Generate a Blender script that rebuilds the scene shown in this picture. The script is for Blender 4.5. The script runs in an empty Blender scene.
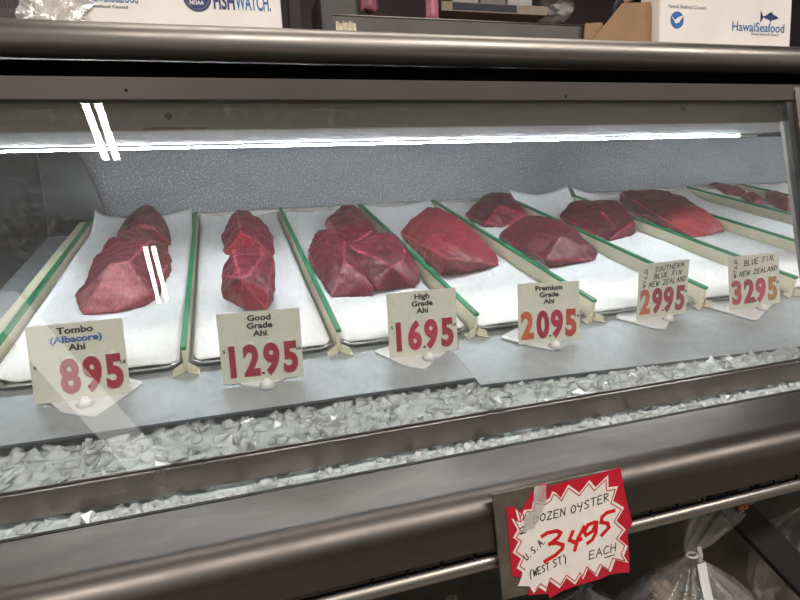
import bpy, bmesh, math, random
from mathutils import Vector, Matrix, noise
R = math.radians
random.seed(7)
S = bpy.context.scene
COL = S.collection

# ------------------------------------------------------------------ camera frame (metres; camera at x=0,y=0,z=EYE)
EYE = 1.40
TILT = R(14)                       # the ice deck slopes up towards the back
F = 563.0
Xc = Vector((1918, -198, F)).normalized()
Yp = Vector((-190, -238, F)); Yp = (Yp - Xc * Yp.dot(Xc)).normalized()
Nc = Xc.cross(Yp)
if Nc.y > 0: Nc = -Nc
Yc = Yp * math.cos(TILT) - Nc * math.sin(TILT)
Zc = Nc * math.cos(TILT) + Yp * math.sin(TILT)
right = Vector((Xc.x, Yc.x, Zc.x)); down = Vector((Xc.y, Yc.y, Zc.y)); fwd = Vector((Xc.z, Yc.z, Zc.z))
CAM = Vector((0, 0, EYE))
cd = bpy.data.cameras.new('camera'); cam = bpy.data.objects.new('camera', cd); COL.objects.link(cam)
M = Matrix.Identity(4)
for i in range(3):
    M[i][0], M[i][1], M[i][2], M[i][3] = right[i], -down[i], -fwd[i], CAM[i]
cam.matrix_world = M
cd.sensor_width = 36; cd.lens = 36 * F / 800; cd.clip_start = 0.02
S.camera = cam
DU = Vector((1, 0, 0)); DV = Vector((0, math.cos(TILT), math.sin(TILT))); DN = Vector((0, -math.sin(TILT), math.cos(TILT)))
DECK = -0.422                      # deck surface, along its own normal, below the eye

def ray(x, y): return right * (x - 400) + down * (y - 300) + fwd * F
def dk(x, y, h=0.0):
    """measured point of the photograph -> (u, v) on the plane h above the deck"""
    d = ray(x, y); t = (DECK + h) / d.dot(DN)
    return d.dot(DU) * t, d.dot(DV) * t
def dw(u, v, h=0.0): return CAM + DU * u + DV * v + DN * (DECK + h)
def on_y(x, y, Y):
    d = ray(x, y); return CAM + d * (Y / d.y)
def on_plane(x, y, p, n):
    d = ray(x, y); return CAM + d * ((p - CAM).dot(n) / d.dot(n))
def proj(p):
    q = p - CAM; z = q.dot(fwd); return 400 + F * q.dot(right) / z, 300 + F * q.dot(down) / z

# ------------------------------------------------------------------ materials
def lin(c): return tuple(((v / 255) / 12.92 if v / 255 <= .04045 else ((v / 255 + .055) / 1.055) ** 2.4) for v in c) + (1,)
def new_mat(name):
    m = bpy.data.materials.new(name); m.use_nodes = True
    nt = m.node_tree; b = nt.nodes['Principled BSDF']; return m, nt, b
def coords(nt, scale=(1, 1, 1)):
    tc = nt.nodes.new('ShaderNodeTexCoord'); mp = nt.nodes.new('ShaderNodeMapping')
    mp.inputs['Scale'].default_value = scale
    nt.links.new(tc.outputs['Object'], mp.inputs['Vector']); return mp.outputs['Vector']
def noise_tex(nt, vec, scale, detail=4, rough=.55, dist=0):
    n = nt.nodes.new('ShaderNodeTexNoise'); n.inputs['Scale'].default_value = scale
    n.inputs['Detail'].default_value = detail; n.inputs['Roughness'].default_value = rough; n.inputs['Distortion'].default_value = dist
    nt.links.new(vec, n.inputs['Vector']); return n.outputs['Fac']
def ramp(nt, fac, stops):
    r = nt.nodes.new('ShaderNodeValToRGB'); e = r.color_ramp.elements
    while len(e) < len(stops): e.new(.5)
    for el, (p, c) in zip(e, stops): el.position = p; el.color = c
    nt.links.new(fac, r.inputs['Fac']); return r.outputs['Color']
def bump(nt, b, h, strength=.2, dist=.002):
    n = nt.nodes.new('ShaderNodeBump'); n.inputs['Strength'].default_value = strength; n.inputs['Distance'].default_value = dist
    nt.links.new(h, n.inputs['Height']); nt.links.new(n.outputs['Normal'], b.inputs['Normal'])
def g(v): return (v, v, v, 1)
def plain(name, c, rough=.5, metal=0, var=.12, nscale=40, bmp=.0, spec=.5):
    m, nt, b = new_mat(name); L = lin(c)
    f = noise_tex(nt, coords(nt), nscale)
    lo = tuple(x * (1 - var) for x in L[:3]) + (1,); hi = tuple(min(1, x * (1 + var)) for x in L[:3]) + (1,)
    nt.links.new(ramp(nt, f, [(.3, lo), (.7, hi)]), b.inputs['Base Color'])
    b.inputs['Roughness'].default_value = rough; b.inputs['Metallic'].default_value = metal; b.inputs['Specular IOR Level'].default_value = spec
    if bmp: bump(nt, b, f, bmp)
    return m
def steel(name, c=(140, 131, 126), rough=.3, stain=.22, stretch=(1.5, 60, 60)):
    m, nt, b = new_mat(name); L = lin(c)
    br = noise_tex(nt, coords(nt, stretch), 9, 6, .7)
    st = noise_tex(nt, coords(nt, (3, 9, 9)), 2.2, 8, .65, .6)
    nt.links.new(ramp(nt, st, [(.35, tuple(x * (1 - stain) for x in L[:3]) + (1,)), (.65, L)]), b.inputs['Base Color'])
    b.inputs['Metallic'].default_value = 1
    nt.links.new(ramp(nt, st, [(.3, g(rough + .12)), (.7, g(rough - .05))]), b.inputs['Roughness'])
    bump(nt, b, br, .12, .0006)
    return m
MAT = {}
MAT['steel'] = steel('brushed_steel')
MAT['steel_dull'] = steel('dull_steel', (150, 143, 138), .38, .35)
MAT['bumper'] = steel('bumper_steel', (104, 98, 94), .36, .25)
MAT['nose'] = steel('nose_steel', (158, 151, 145), .36, .18)
MAT['channel'] = plain('channel_grey', (88, 82, 80), .35, .3, .1, 5)
MAT['end_panel'] = plain('dark_end_panel', (34, 36, 37), .3, 0, .25, 12)
MAT['pan'] = steel('pan_metal', (175, 176, 174), .32, .3, (30, 30, 30))
MAT['dark'] = plain('dark_void', (22, 19, 18), .7)
MAT['header'] = plain('header_paint', (138, 133, 120), .5, 0, .12, 6)
MAT['white_enamel'] = plain('canopy_enamel', (168, 170, 176), .5, 0, .04, 4)
MAT['paper'] = plain('butcher_paper', (240, 239, 238), .7, 0, .03, 90, .25, .25)
MAT['cream'] = plain('cream_plastic', (226, 218, 190), .45, 0, .06, 15)
MAT['green'] = plain('green_plastic', (8, 128, 80), .4, 0, .15, 30)
MAT['card'] = plain('card_plastic', (208, 206, 190), .45, 0, .04, 20)
MAT['white_plastic'] = plain('white_plastic', (246, 245, 240), .4, 0, .03, 20)
for k_, v_ in (('Subsurface Weight', .7), ('Subsurface Radius', (1, 1, 1)), ('Subsurface Scale', .012)): MAT['white_plastic'].node_tree.nodes['Principled BSDF'].inputs[k_].default_value = v_
MAT['ink'] = plain('black_ink', (28, 28, 28), .5)
MAT['blue_ink'] = plain('blue_ink', (35, 88, 160), .5)
MAT['tab'] = plain('clear_tab', (225, 222, 215), .3)
MAT['maroon'] = plain('maroon_wall', (64, 48, 50), .6, 0, .25, 3)
MAT['rubber'] = plain('black_rubber', (14, 14, 14), .6)
MAT['lower'] = plain('lower_front', (66, 60, 54), .55, 0, .5, 14, .3)

def deck_mat():
    m, nt, b = new_mat('galvanised_sheet')
    f = noise_tex(nt, coords(nt), 7, 10, .7, .4); f2 = noise_tex(nt, coords(nt), 160, 3)
    nt.links.new(ramp(nt, f, [(.32, lin((142, 147, 150))), (.48, lin((166, 171, 173))), (.58, lin((174, 179, 181))), (.70, lin((196, 200, 200)))]), b.inputs['Base Color'])
    b.inputs['Metallic'].default_value = .3
    nt.links.new(ramp(nt, f, [(.35, g(.42)), (.65, g(.58))]), b.inputs['Roughness'])
    bump(nt, b, f2, .06, .001); return m
MAT['deck'] = deck_mat()
def back_mat():
    m, nt, b = new_mat('frosted_back_panel')
    f = noise_tex(nt, coords(nt, (1, 1, 2.5)), 3, 8, .7); f3 = noise_tex(nt, coords(nt), 210, 3, .6)
    mix = nt.nodes.new('ShaderNodeMix'); mix.data_type = 'RGBA'; mix.inputs[0].default_value = .5
    nt.links.new(ramp(nt, f3, [(.40, lin((82, 82, 85))), (.56, lin((122, 122, 125))), (.70, lin((205, 205, 207)))]), mix.inputs[7])
    nt.links.new(ramp(nt, f, [(.3, lin((100, 100, 103))), (.7, lin((136, 136, 139)))]), mix.inputs[6])
    nt.links.new(mix.outputs[2], b.inputs['Base Color'])
    b.inputs['Metallic'].default_value = .25; b.inputs['Roughness'].default_value = .42
    bump(nt, b, f3, .15, .001); return m
MAT['back'] = back_mat()
def glass_mat():
    m = bpy.data.materials.new('case_glass'); m.use_nodes = True; nt = m.node_tree; nt.nodes.clear()
    out = nt.nodes.new('ShaderNodeOutputMaterial'); tr = nt.nodes.new('ShaderNodeBsdfTransparent'); gl = nt.nodes.new('ShaderNodeBsdfGlossy')
    df = nt.nodes.new('ShaderNodeBsdfDiffuse'); df.inputs['Color'].default_value = g(.75)
    tr.inputs['Color'].default_value = (.975, .985, .98, 1); gl.inputs['Roughness'].default_value = .008
    fr = nt.nodes.new('ShaderNodeFresnel'); ge = nt.nodes.new('ShaderNodeNewGeometry'); mr = nt.nodes.new('ShaderNodeMapRange')
    mr.inputs['To Min'].default_value = 1.5; mr.inputs['To Max'].default_value = 1 / 1.5   # the sheet is thin: same reflectance from both sides
    nt.links.new(ge.outputs['Backfacing'], mr.inputs['Value']); nt.links.new(mr.outputs[0], fr.inputs['IOR'])
    m1 = nt.nodes.new('ShaderNodeMixShader'); m2 = nt.nodes.new('ShaderNodeMixShader')
    nt.links.new(fr.outputs[0], m1.inputs[0]); nt.links.new(tr.outputs[0], m1.inputs[1]); nt.links.new(gl.outputs[0], m1.inputs[2])
    dust = ramp(nt, noise_tex(nt, coords(nt), 120, 8, .8), [(.50, g(.02)), (.64, g(.06)), (.74, g(.3))])
    nt.links.new(dust, m2.inputs[0]); nt.links.new(m1.outputs[0], m2.inputs[1]); nt.links.new(df.outputs[0], m2.inputs[2])
    nt.links.new(m2.outputs[0], out.inputs['Surface']); return m
MAT['glass'] = glass_mat()
def film_mat(name, alpha=.35, tint=(.8, .78, .74)):
    m = bpy.data.materials.new(name); m.use_nodes = True; nt = m.node_tree; nt.nodes.clear()
    out = nt.nodes.new('ShaderNodeOutputMaterial'); tr = nt.nodes.new('ShaderNodeBsdfTransparent'); gl = nt.nodes.new('ShaderNodeBsdfGlossy')
    gl.inputs['Roughness'].default_value = .12
    df = nt.nodes.new('ShaderNodeBsdfDiffuse'); df.inputs['Color'].default_value = tint + (1,)
    m1 = nt.nodes.new('ShaderNodeMixShader'); m2 = nt.nodes.new('ShaderNodeMixShader'); m1.inputs[0].default_value = .45
    nt.links.new(df.outputs[0], m1.inputs[1]); nt.links.new(gl.outputs[0], m1.inputs[2])
    f = noise_tex(nt, coords(nt, (1, 1, .35)), 45, 6, .7, .8)
    nt.links.new(ramp(nt, f, [(.35, g(alpha * .35)), (.55, g(alpha)), (.72, g(min(1, alpha * 2)))]), m2.inputs[0])
    nt.links.new(tr.outputs[0], m2.inputs[1]); nt.links.new(m1.outputs[0], m2.inputs[2])
    bp = nt.nodes.new('ShaderNodeBump'); bp.inputs['Strength'].default_value = .6; bp.inputs['Distance'].default_value = .004
    nt.links.new(f, bp.inputs['Height']); nt.links.new(bp.outputs[0], gl.inputs['Normal'])
    nt.links.new(m2.outputs[0], out.inputs['Surface']); return m
MAT['film'] = film_mat('clear_film', .15)
MAT['film2'] = film_mat('crinkled_wrap', .5, (.85, .8, .75))
def ice_mat():
    m, nt, b = new_mat('ice')
    f = noise_tex(nt, coords(nt), 55, 4)
    nt.links.new(ramp(nt, f, [(.3, lin((214, 223, 223))), (.7, lin((244, 249, 248)))]), b.inputs['Base Color'])
    b.inputs['Roughness'].default_value = .08; b.inputs['IOR'].default_value = 1.4
    b.inputs['Transmission Weight'].default_value = .3; b.inputs['Subsurface Weight'].default_value = .9; b.inputs['Subsurface Radius'].default_value = (1, 1, 1); b.inputs['Subsurface Scale'].default_value = .014
    return m
MAT['ice'] = ice_mat()
MAT['ice_bed'] = plain('ice_bed', (188, 197, 196), .4, 0, .15, 45, .4)
def emit(name, c, s):
    m = bpy.data.materials.new(name); m.use_nodes = True; nt = m.node_tree; nt.nodes.clear()
    out = nt.nodes.new('ShaderNodeOutputMaterial'); e = nt.nodes.new('ShaderNodeEmission'); e.inputs[0].default_value = c; e.inputs[1].default_value = s
    nt.links.new(e.outputs[0], out.inputs[0]); return m
MAT['led'] = emit('led_light', (.88, .95, 1, 1), 190)

def tuna_mat(name, skin, cut, line):
    """flesh: darker outer sides, paler cut end face (facing the customer), pale sinew along ridges"""
    m, nt, b = new_mat(name)
    w = nt.nodes.new('ShaderNodeTexWave'); w.inputs['Scale'].default_value = 42; w.inputs['Distortion'].default_value = 11; w.inputs['Detail'].default_value = 3; w.inputs['Detail Scale'].default_value = 1.2
    nt.links.new(coords(nt, (1, .45, 1.2)), w.inputs['Vector'])
    f = noise_tex(nt, coords(nt), 22, 6, .65, .5)
    S1, C1, L1 = lin(skin), lin(cut), lin(line)
    d = lambda c, k: tuple(min(1, x * k) for x in c[:3]) + (1,)
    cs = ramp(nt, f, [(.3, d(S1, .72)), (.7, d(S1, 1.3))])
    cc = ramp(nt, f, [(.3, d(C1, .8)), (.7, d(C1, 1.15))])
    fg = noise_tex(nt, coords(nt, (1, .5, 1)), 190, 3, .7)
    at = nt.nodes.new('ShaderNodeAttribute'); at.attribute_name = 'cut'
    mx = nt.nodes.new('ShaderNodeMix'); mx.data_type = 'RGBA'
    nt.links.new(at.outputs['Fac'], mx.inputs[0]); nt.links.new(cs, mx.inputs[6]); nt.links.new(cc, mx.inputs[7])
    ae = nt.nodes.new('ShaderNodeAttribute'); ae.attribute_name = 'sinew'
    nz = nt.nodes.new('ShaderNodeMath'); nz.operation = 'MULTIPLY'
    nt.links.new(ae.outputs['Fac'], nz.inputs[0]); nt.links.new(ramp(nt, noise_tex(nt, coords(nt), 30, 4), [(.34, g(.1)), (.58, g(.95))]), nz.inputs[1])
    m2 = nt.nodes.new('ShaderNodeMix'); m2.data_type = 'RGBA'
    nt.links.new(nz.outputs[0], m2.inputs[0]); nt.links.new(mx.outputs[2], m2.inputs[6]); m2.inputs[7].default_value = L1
    # fine pale muscle bands
    m3 = nt.nodes.new('ShaderNodeMix'); m3.data_type = 'RGBA'
    nt.links.new(ramp(nt, w.outputs['Fac'], [(.6, g(0)), (.98, g(.16))]), m3.inputs[0]); nt.links.new(m2.outputs[2], m3.inputs[6]); m3.inputs[7].default_value = L1
    m4 = nt.nodes.new('ShaderNodeMix'); m4.data_type = 'RGBA'; m4.blend_type = 'MULTIPLY'; m4.inputs[0].default_value = 1
    nt.links.new(m3.outputs[2], m4.inputs[6]); nt.links.new(ramp(nt, fg, [(.36, g(.62)), (.55, g(1)), (.75, g(1.0))]), m4.inputs[7])
    nt.links.new(m4.outputs[2], b.inputs['Base Color'])
    b.inputs['Roughness'].default_value = .42; b.inputs['Specular IOR Level'].default_value = .5
    b.inputs['Subsurface Weight'].default_value = .12; b.inputs['Subsurface Radius'].default_value = (.01, .003, .003); b.inputs['Subsurface Scale'].default_value = .5
    bump(nt, b, w.outputs['Fac'], .12, .0012)
    return m

# ------------------------------------------------------------------ object helpers
def link(name, me, mat=None, parent=None):
    o = bpy.data.objects.new(name, me); COL.objects.link(o)
    if mat is not None: me.materials.append(MAT[mat] if isinstance(mat, str) else mat)
    if parent is not None: o.parent = parent
    return o
def obj(name, bm, mat, parent=None, smooth=False, loc=None):
    bmesh.ops.recalc_face_normals(bm, faces=bm.faces)
    me = bpy.data.meshes.new(name); bm.to_mesh(me); bm.free()
    if smooth:
        for p in me.polygons: p.use_smooth = True
    o = link(name, me, mat, parent)
    if loc is not None: o.location = loc
    return o
def tag(o, label, cat, group=None, kind=None):
    if label: o['label'] = label
    if cat: o['category'] = cat
    if group: o['group'] = group
    if kind: o['kind'] = kind
    return o
def thing(name, label, cat, loc=(0, 0, 0), group=None, tilt=0, yaw=0):
    o = bpy.data.objects.new(name, None); COL.objects.link(o); o.location = loc; o.empty_display_size = .03
    o.rotation_mode = 'ZYX'; o.rotation_euler = (tilt, 0, yaw)
    return tag(o, label, cat, group)
def box(bm, lo, hi, bev=0.0, seg=2):
    r = bmesh.ops.create_cube(bm, size=1)
    lo, hi = Vector(lo), Vector(hi)
    for v in r['verts']: v.co = Vector(((lo[i] + hi[i]) / 2 + v.co[i] * (hi[i] - lo[i]) for i in range(3)))
    if bev:
        es = list({e for v in r['verts'] for e in v.link_edges})
        bmesh.ops.bevel(bm, geom=es, offset=bev, segments=seg, profile=.5, affect='EDGES')
def BM(): return bmesh.new()
def boxo(name, lo, hi, mat, parent=None, bev=0.0):
    bm = BM(); box(bm, lo, hi, bev); return obj(name, bm, mat, parent)
def extrude_poly(bm, pts, off):
    """solid between polygon pts and pts+off"""
    a = [bm.verts.new(Vector(p)) for p in pts]; b = [bm.verts.new(Vector(p) + Vector(off)) for p in pts]
    n = len(pts); bm.faces.new(a); bm.faces.new(b[::-1])
    for i in range(n): bm.faces.new((a[i], b[i], b[(i + 1) % n], a[(i + 1) % n]))
def profile_x(name, yz, x0, x1, mat, parent=None, smooth=False, nx=1):
    bm = BM(); rows = []
    for k in range(nx + 1):
        x = x0 + (x1 - x0) * k / nx
        rows.append([bm.verts.new((x, y, z)) for y, z in yz])
    n = len(yz)
    for k in range(nx):
        for i in range(n): bm.faces.new((rows[k][i], rows[k][(i + 1) % n], rows[k + 1][(i + 1) % n], rows[k + 1][i]))
    bm.faces.new(rows[0]); bm.faces.new(rows[-1][::-1])
    o = obj(name, bm, mat, parent)
    if smooth:
        for p in o.data.polygons: p.use_smooth = len(p.vertices) == 4
    return o
def tube(bm, pts, r, n=10, cap=True):
    pts = [Vector(p) for p in pts]; rings = []
    for i, p in enumerate(pts):
        t = (pts[min(i + 1, len(pts) - 1)] - pts[max(i - 1, 0)]).normalized()
        a = t.orthogonal().normalized() if abs(t.z) > .9 else t.cross(Vector((0, 0, 1))).normalized()
        b = t.cross(a); rr = r[i] if isinstance(r, (list, tuple)) else r
        rings.append([bm.verts.new(p + (a * math.cos(2 * math.pi * k / n) + b * math.sin(2 * math.pi * k / n)) * rr) for k in range(n)])
    for q, w in zip(rings, rings[1:]):
        for k in range(n): bm.faces.new((q[k], q[(k + 1) % n], w[(k + 1) % n], w[k]))
    if cap: bm.faces.new(rings[0][::-1]); bm.faces.new(rings[-1])
def text(name, s, size, mat, parent, loc, rot=(R(90), 0, 0), align='CENTER', bold=0.0, sx=1.0, sy=1.0, shear=0.0, ext=.0002, label=None):
    c = bpy.data.curves.new(name, 'FONT'); c.body = s; c.size = size; c.align_x = align; c.offset = bold * size; c.extrude = ext; c.shear = shear
    c.resolution_u = 4
    t = bpy.data.objects.new('text_tmp', c); COL.objects.link(t)
    dg = bpy.context.evaluated_depsgraph_get(); dg.update()
    me = bpy.data.meshes.new_from_object(t.evaluated_get(dg)); me.name = name
    bpy.data.objects.remove(t); bpy.data.curves.remove(c); me.materials.clear()
    me.transform(Matrix.Diagonal((sx, sy, 1, 1)))
    o = link(name, me, mat, parent); o.location = loc; o.rotation_euler = rot
    if label: o['label'] = label
    return o
# pen strokes: letters as polylines in a unit cell
PEN = {'A': [[(0, 0), (.5, 1), (1, 0)], [(.2, .4), (.8, .4)]], 'B': [[(0, 0), (0, 1), (.7, .95), (.75, .6), (.1, .52), (.9, .45), (.9, .05), (0, 0)]],
 'C': [[(.95, .85), (.5, 1), (.05, .6), (.1, .15), (.55, 0), (.95, .15)]], 'D': [[(.1, 0), (.1, 1), (.7, .85), (.95, .5), (.7, .1), (0, 0)]],
 'E': [[(.9, 1), (.1, 1), (.05, 0), (.9, 0)], [(.1, .52), (.75, .52)]], 'F': [[(.9, 1), (.1, 1), (.05, 0)], [(.1, .52), (.7, .52)]],
 'H': [[(.05, 0), (.1, 1)], [(.9, 0), (.9, 1)], [(.05, .5), (.9, .5)]], 'I': [[(.5, 0), (.5, 1)]], 'L': [[(.1, 1), (.05, 0), (.85, 0)]],
 'N': [[(.05, 0), (.1, 1), (.85, 0), (.9, 1)]], 'O': [[(.5, 1), (.08, .7), (.08, .25), (.5, 0), (.92, .3), (.9, .75), (.5, 1)]],
 'R': [[(.05, 0), (.1, 1), (.8, .9), (.8, .6), (.1, .5), (.9, 0)]], 'S': [[(.9, .9), (.4, 1), (.1, .75), (.8, .35), (.7, .05), (.05, .05)]],
 'T': [[(0, 1), (1, 1)], [(.5, 1), (.45, 0)]], 'U': [[(.05, 1), (.1, .15), (.5, 0), (.85, .2), (.9, 1)]], 'W': [[(0, 1), (.2, 0), (.5, .7), (.75, 0), (1, 1)]],
 'Y': [[(.05, 1), (.1, .6), (.8, .55)], [(.9, 1), (.75, .4), (.4, -.1)]], 'Z': [[(.05, 1), (.9, 1), (.05, 0), (.95, 0)]],
 '2': [[(.05, .8), (.5, 1), (.85, .75), (.1, .05), (.95, .02)]], '(': [[(.8, 1.1), (.3, .6), (.4, -.2)]], ')': [[(.2, 1.1), (.7, .6), (.5, -.2)]],
 '.': [[(.2, 0), (.25, .08)]], ',': [[(.3, .1), (.15, -.2)]], '-': [[(.1, .45), (.8, .48)]]}
def ribbon(bm, pts, w, up=(0, -1, 0), th=.0002):
    """flat pen line on the local xz plane, a hair in front of the surface"""
    pts = [Vector((p[0], 0, p[1])) for p in pts]
    for i in range(len(pts) - 1):
        a, b = pts[i], pts[i + 1]; d = (b - a)
        if d.length < 1e-6: continue
        d.normalize(); s = Vector((-d.z, 0, d.x)) * w / 2; e = d * w * .35
        extrude_poly(bm, [a - e - s, b + e - s, b + e + s, a - e + s], Vector(up) * th * (1 + .1 * (i % 3)))
def pen_text(bm, s, p0, p1, h, w, slant=.2, fill=.78):
    """write s along the line p0->p1 (local x,z)"""
    p0, p1 = Vector(p0), Vector(p1); d = p1 - p0; L = d.length; d.normalize(); n = Vector((-d.y, d.x))
    adv = L / max(1, len(s))
    for i, ch in enumerate(s):
        for st in PEN.get(ch, []):
            out = []
            for (x, y) in st:
                q = p0 + d * (i * adv + (x * fill + slant * y) * adv * (1 if ch != 'I' else .8)) + n * (y * h)
                out.append((q.x, q.y))
            ribbon(bm, out, w)

# ------------------------------------------------------------------ room
def structure(o): o['kind'] = 'structure'; return o
structure(boxo('floor', (-5, -9, -.06), (7, 3.2, 0), plain('floor_tile', (142, 134, 124), .5, 0, .2, 3)))
structure(boxo('ceiling', (-5, -9, 3.0), (7, 3.2, 3.06), plain('ceiling_paint', (110, 106, 100), .8)))
structure(boxo('wall_back', (-5, 2.6, 0), (7, 2.7, 3.0), 'maroon'))
structure(boxo('wall_front', (-5, -9, 0), (7, -8.9, 3.0), plain('shop_wall', (120, 110, 100), .7, 0, .3, 1.2)))

# ------------------------------------------------------------------ display case
X0, X1 = -1.6, 3.4
E = EYE
case = thing('display_case', 'long stainless steel fish display case with sloping glass front over the ice bed', 'display case', (0, 0, 0))
def P(name, yz, mat, x0=X0, x1=X1, smooth=False, parent=case): return profile_x(name, [(y, E + z) for y, z in yz], x0, x1, mat, parent, smooth)
def arc(cy, cz, r, a0, a1, n=14): return [(cy + r * math.cos(R(a0 + (a1 - a0) * k / n)), cz + r * math.sin(R(a0 + (a1 - a0) * k / n))) for k in range(n + 1)]
# rounded shelf nose along the top, and its shelf board
P('shelf_nose', arc(.765, .2111, .0212, 0, 360, 32)[:-1], 'nose', smooth=True)
P('shelf_board', [(.775, .2256), (.775, .2066), (2.3, .2066), (2.3, .2256)], 'steel_dull')
P('shelf_underside', [(.95, .2046), (.95, .198), (2.3, .198), (2.3, .2046)], 'dark')  # dark board fills the shaded gap above the glass channel
# glass channel, inner header, light canopy
P('glass_channel', [(.676, .1298), (.676, .1520), (.704, .1520), (.704, .1298), (.694, .1298), (.694, .138), (.684, .138), (.684, .1298)], 'channel')
P('channel_tie', [(.70, .1522), (.70, .1552), (.95, .1975), (.95, .1945)], 'dark')
P('inner_header', [(.715, .103), (.715, .151), (.725, .151), (.725, .103)], 'header')
P('light_canopy', [(.725, .1075), (.725, .1035), (1.100, .1335), (1.100, .130), (1.1025, .130), (1.1025, .142), (1.10, .142)], 'white_enamel', x1=1.27)  # back lip added to shield the underside from the strip's light
P('light_strip', arc(1.1065,   .1290, .0019, 0, 360, 10)[:-1], 'led', x1=1.205)
P('light_strip', arc(1.1065,   .1290, .0019, 0, 360, 10)[:-1], 'led', x0=1.50, x1=3.2)  # added unseen strip, brightens the trays on the right
boxo('light_end_cap', (1.206, 1.1030, E + .1262), (1.262, 1.1100, E + .1315), 'cream', case, .0015)
def hole(px, py, r):
    p = on_y(px, py, .7148); bm = BM()
    bmesh.ops.create_cone(bm, cap_ends=True, segments=14, radius1=r, radius2=r, depth=.001)
    o = obj('screw_hole', bm, 'dark', case); o.location = p; o.rotation_euler = (R(90), 0, 0); return o
hole(168.5, 116, .0042); hole(684, 109, .003)
q = [on_y(px, py, .7147) for px, py in ((143, 128.5), (160, 126.8), (185, 127.4), (206, 127.2), (206, 129.2), (143, 130))]
bm = BM(); extrude_poly(bm, q, (0, .0002, 0)); obj('rust_stain', bm, plain('rust', (104, 78, 48), .7, 0, .3, 60), case)
def chan_screw(px, py):
    p = on_y(px, py, .6755); bm = BM(); bmesh.ops.create_uvsphere(bm, u_segments=10, v_segments=6, radius=.0016)
    o = obj('screw', bm, 'dark', case, True); o.location = p
chan_screw(126, 90); chan_screw(566, 96)
# back panel, lower ledge, deck carcass
P('back_panel', [(1.70, -.06), (1.70, .192), (1.72, .192), (1.72, -.06)], 'back')
P('back_ledge', [(1.655, -.02), (1.655, .017), (1.70, .020), (1.70, -.02)], 'steel_dull')
# ice tub
P('ice_tub', [(.535, -.273), (.535, -.306), (.66, -.306), (1.72, -.05), (1.72, -.06), (.66, -.312), (.52, -.312), (.52, -.273)], 'steel_dull')
# glass rail
P('glass_rail', [(.600, -.2815), (.598, -.2535), (.6025, -.2535), (.6025, -.262), (.609, -.262), (.609, -.2535), (.612, -.2535), (.612, -.2815)], 'steel')
# bumper: lip, ledge, nose, face, return
nose = arc(.4635, -.292, .0262, 90, 180, 12)
P('bumper', [(.532, -.2705), (.532, -.2660)] + nose + [(.4373, -.3155), (.447, -.3165), (.447, -.3135), (.444, -.3125), (.444, -.290), (.464, -.2705)], 'bumper', smooth=False)
P('lip_dark_strip', [(.5325, -.275), (.5325, -.2655), (.5375, -.2655), (.5375, -.275)], 'rubber')  # dark strip along the back edge of the lip
for p in case.children:
    if p.name.startswith('bumper'):
        for f in p.data.polygons: f.use_smooth = len(f.vertices) == 4
        md = p.modifiers.new('edge', 'EDGE_SPLIT'); md.split_angle = R(32)
P('lower_front', [(.62, -1.3), (.62, -.318), (.64, -.318), (.64, -1.3)], 'lower')
P('soffit', [(.447, -.3105), (.447, -.3135), (.62, -.3165), (.62, -.3135)], 'dark')  # coloured dark for the shade under the bumper
# front glass
gb = Vector((0, .6055, E - .2615)); gdir = Vector((0, math.cos(R(79)), math.sin(R(79))))
gn = Vector((0, -gdir.z, gdir.y))
post_x = on_plane(783, 101, gb, gn).x
th = gn * -.005
gl_top = gb + gdir * ((E + .1375 - gb.z) / gdir.z)
bm = BM(); a, b_ = gb + Vector((X0, 0, 0)), gl_top + Vector((X0, 0, 0)); extrude_poly(bm, [a, b_, b_ + th, a + th], (post_x + .002 - X0, 0, 0))
obj('front_glass', bm, 'glass', case)
bm = BM(); a, b_ = gb + gdir * .010 + Vector((post_x + .002, 0, 0)) + gn * .003, gl_top + Vector((post_x + .002, 0, 0)) - gdir * .010 + gn * .003
extrude_poly(bm, [a, b_, b_ + th * 1.7, a + th * 1.7], (.0125, 0, 0)); obj('glass_post', bm, plain('post_grey', (62, 63, 62), .4, .4, .3, 30), case)
a, b_ = gb - gdir * .015 + Vector((post_x + .0146, 0, 0)) + gn * .009, gl_top + Vector((post_x + .0146, 0, 0)) + gdir * .012 + gn * .009
bm = BM(); extrude_poly(bm, [a, b_, b_ + th * 6, a + th * 6], (.06, 0, 0)); obj('end_frame', bm, 'steel_dull', case)
# dark end panel on the left, with a dark slanted plate along the back
boxo('end_panel', (-.448, .70, E - .33), (-.440, 1.66, E + .19), 'end_panel', case)
q = [on_y(107, 214, 1.655), on_y(84, 165, 1.655), on_y(74, 143, 1.655)]
bm = BM(); extrude_poly(bm, [(-.438, 1.655, E - .03), (q[0].x, 1.655, E - .03), tuple(q[0]), tuple(q[2]), (-.438, 1.655, q[2].z)], (0, .004, 0)); obj('dark_back_plate', bm, 'end_panel', case)

# front pipe rail under the bumper, with little black hooks
rail = thing('pipe_rail', 'thin steel pipe with black hooks running under the bumper of the fish case', 'rail', (0, .449, E - .336))
bm = BM(); tube(bm, [(X0 + .3, 0, 0), (X1 - 1.2, 0, 0)], .0070, 14); obj('pipe', bm, 'nose', rail, True)
for k in range(16):
    x = on_y(372, 590, .449).x + k * .0335
    bm = BM(); tube(bm, [(x - .0015, -.0035, .0068), (x, 0, .0080), (x + .002, .0035, .0098), (x + .0025, .0045, .0125)], .0014, 6); obj('hook', bm, 'rubber', rail, True)

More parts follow.
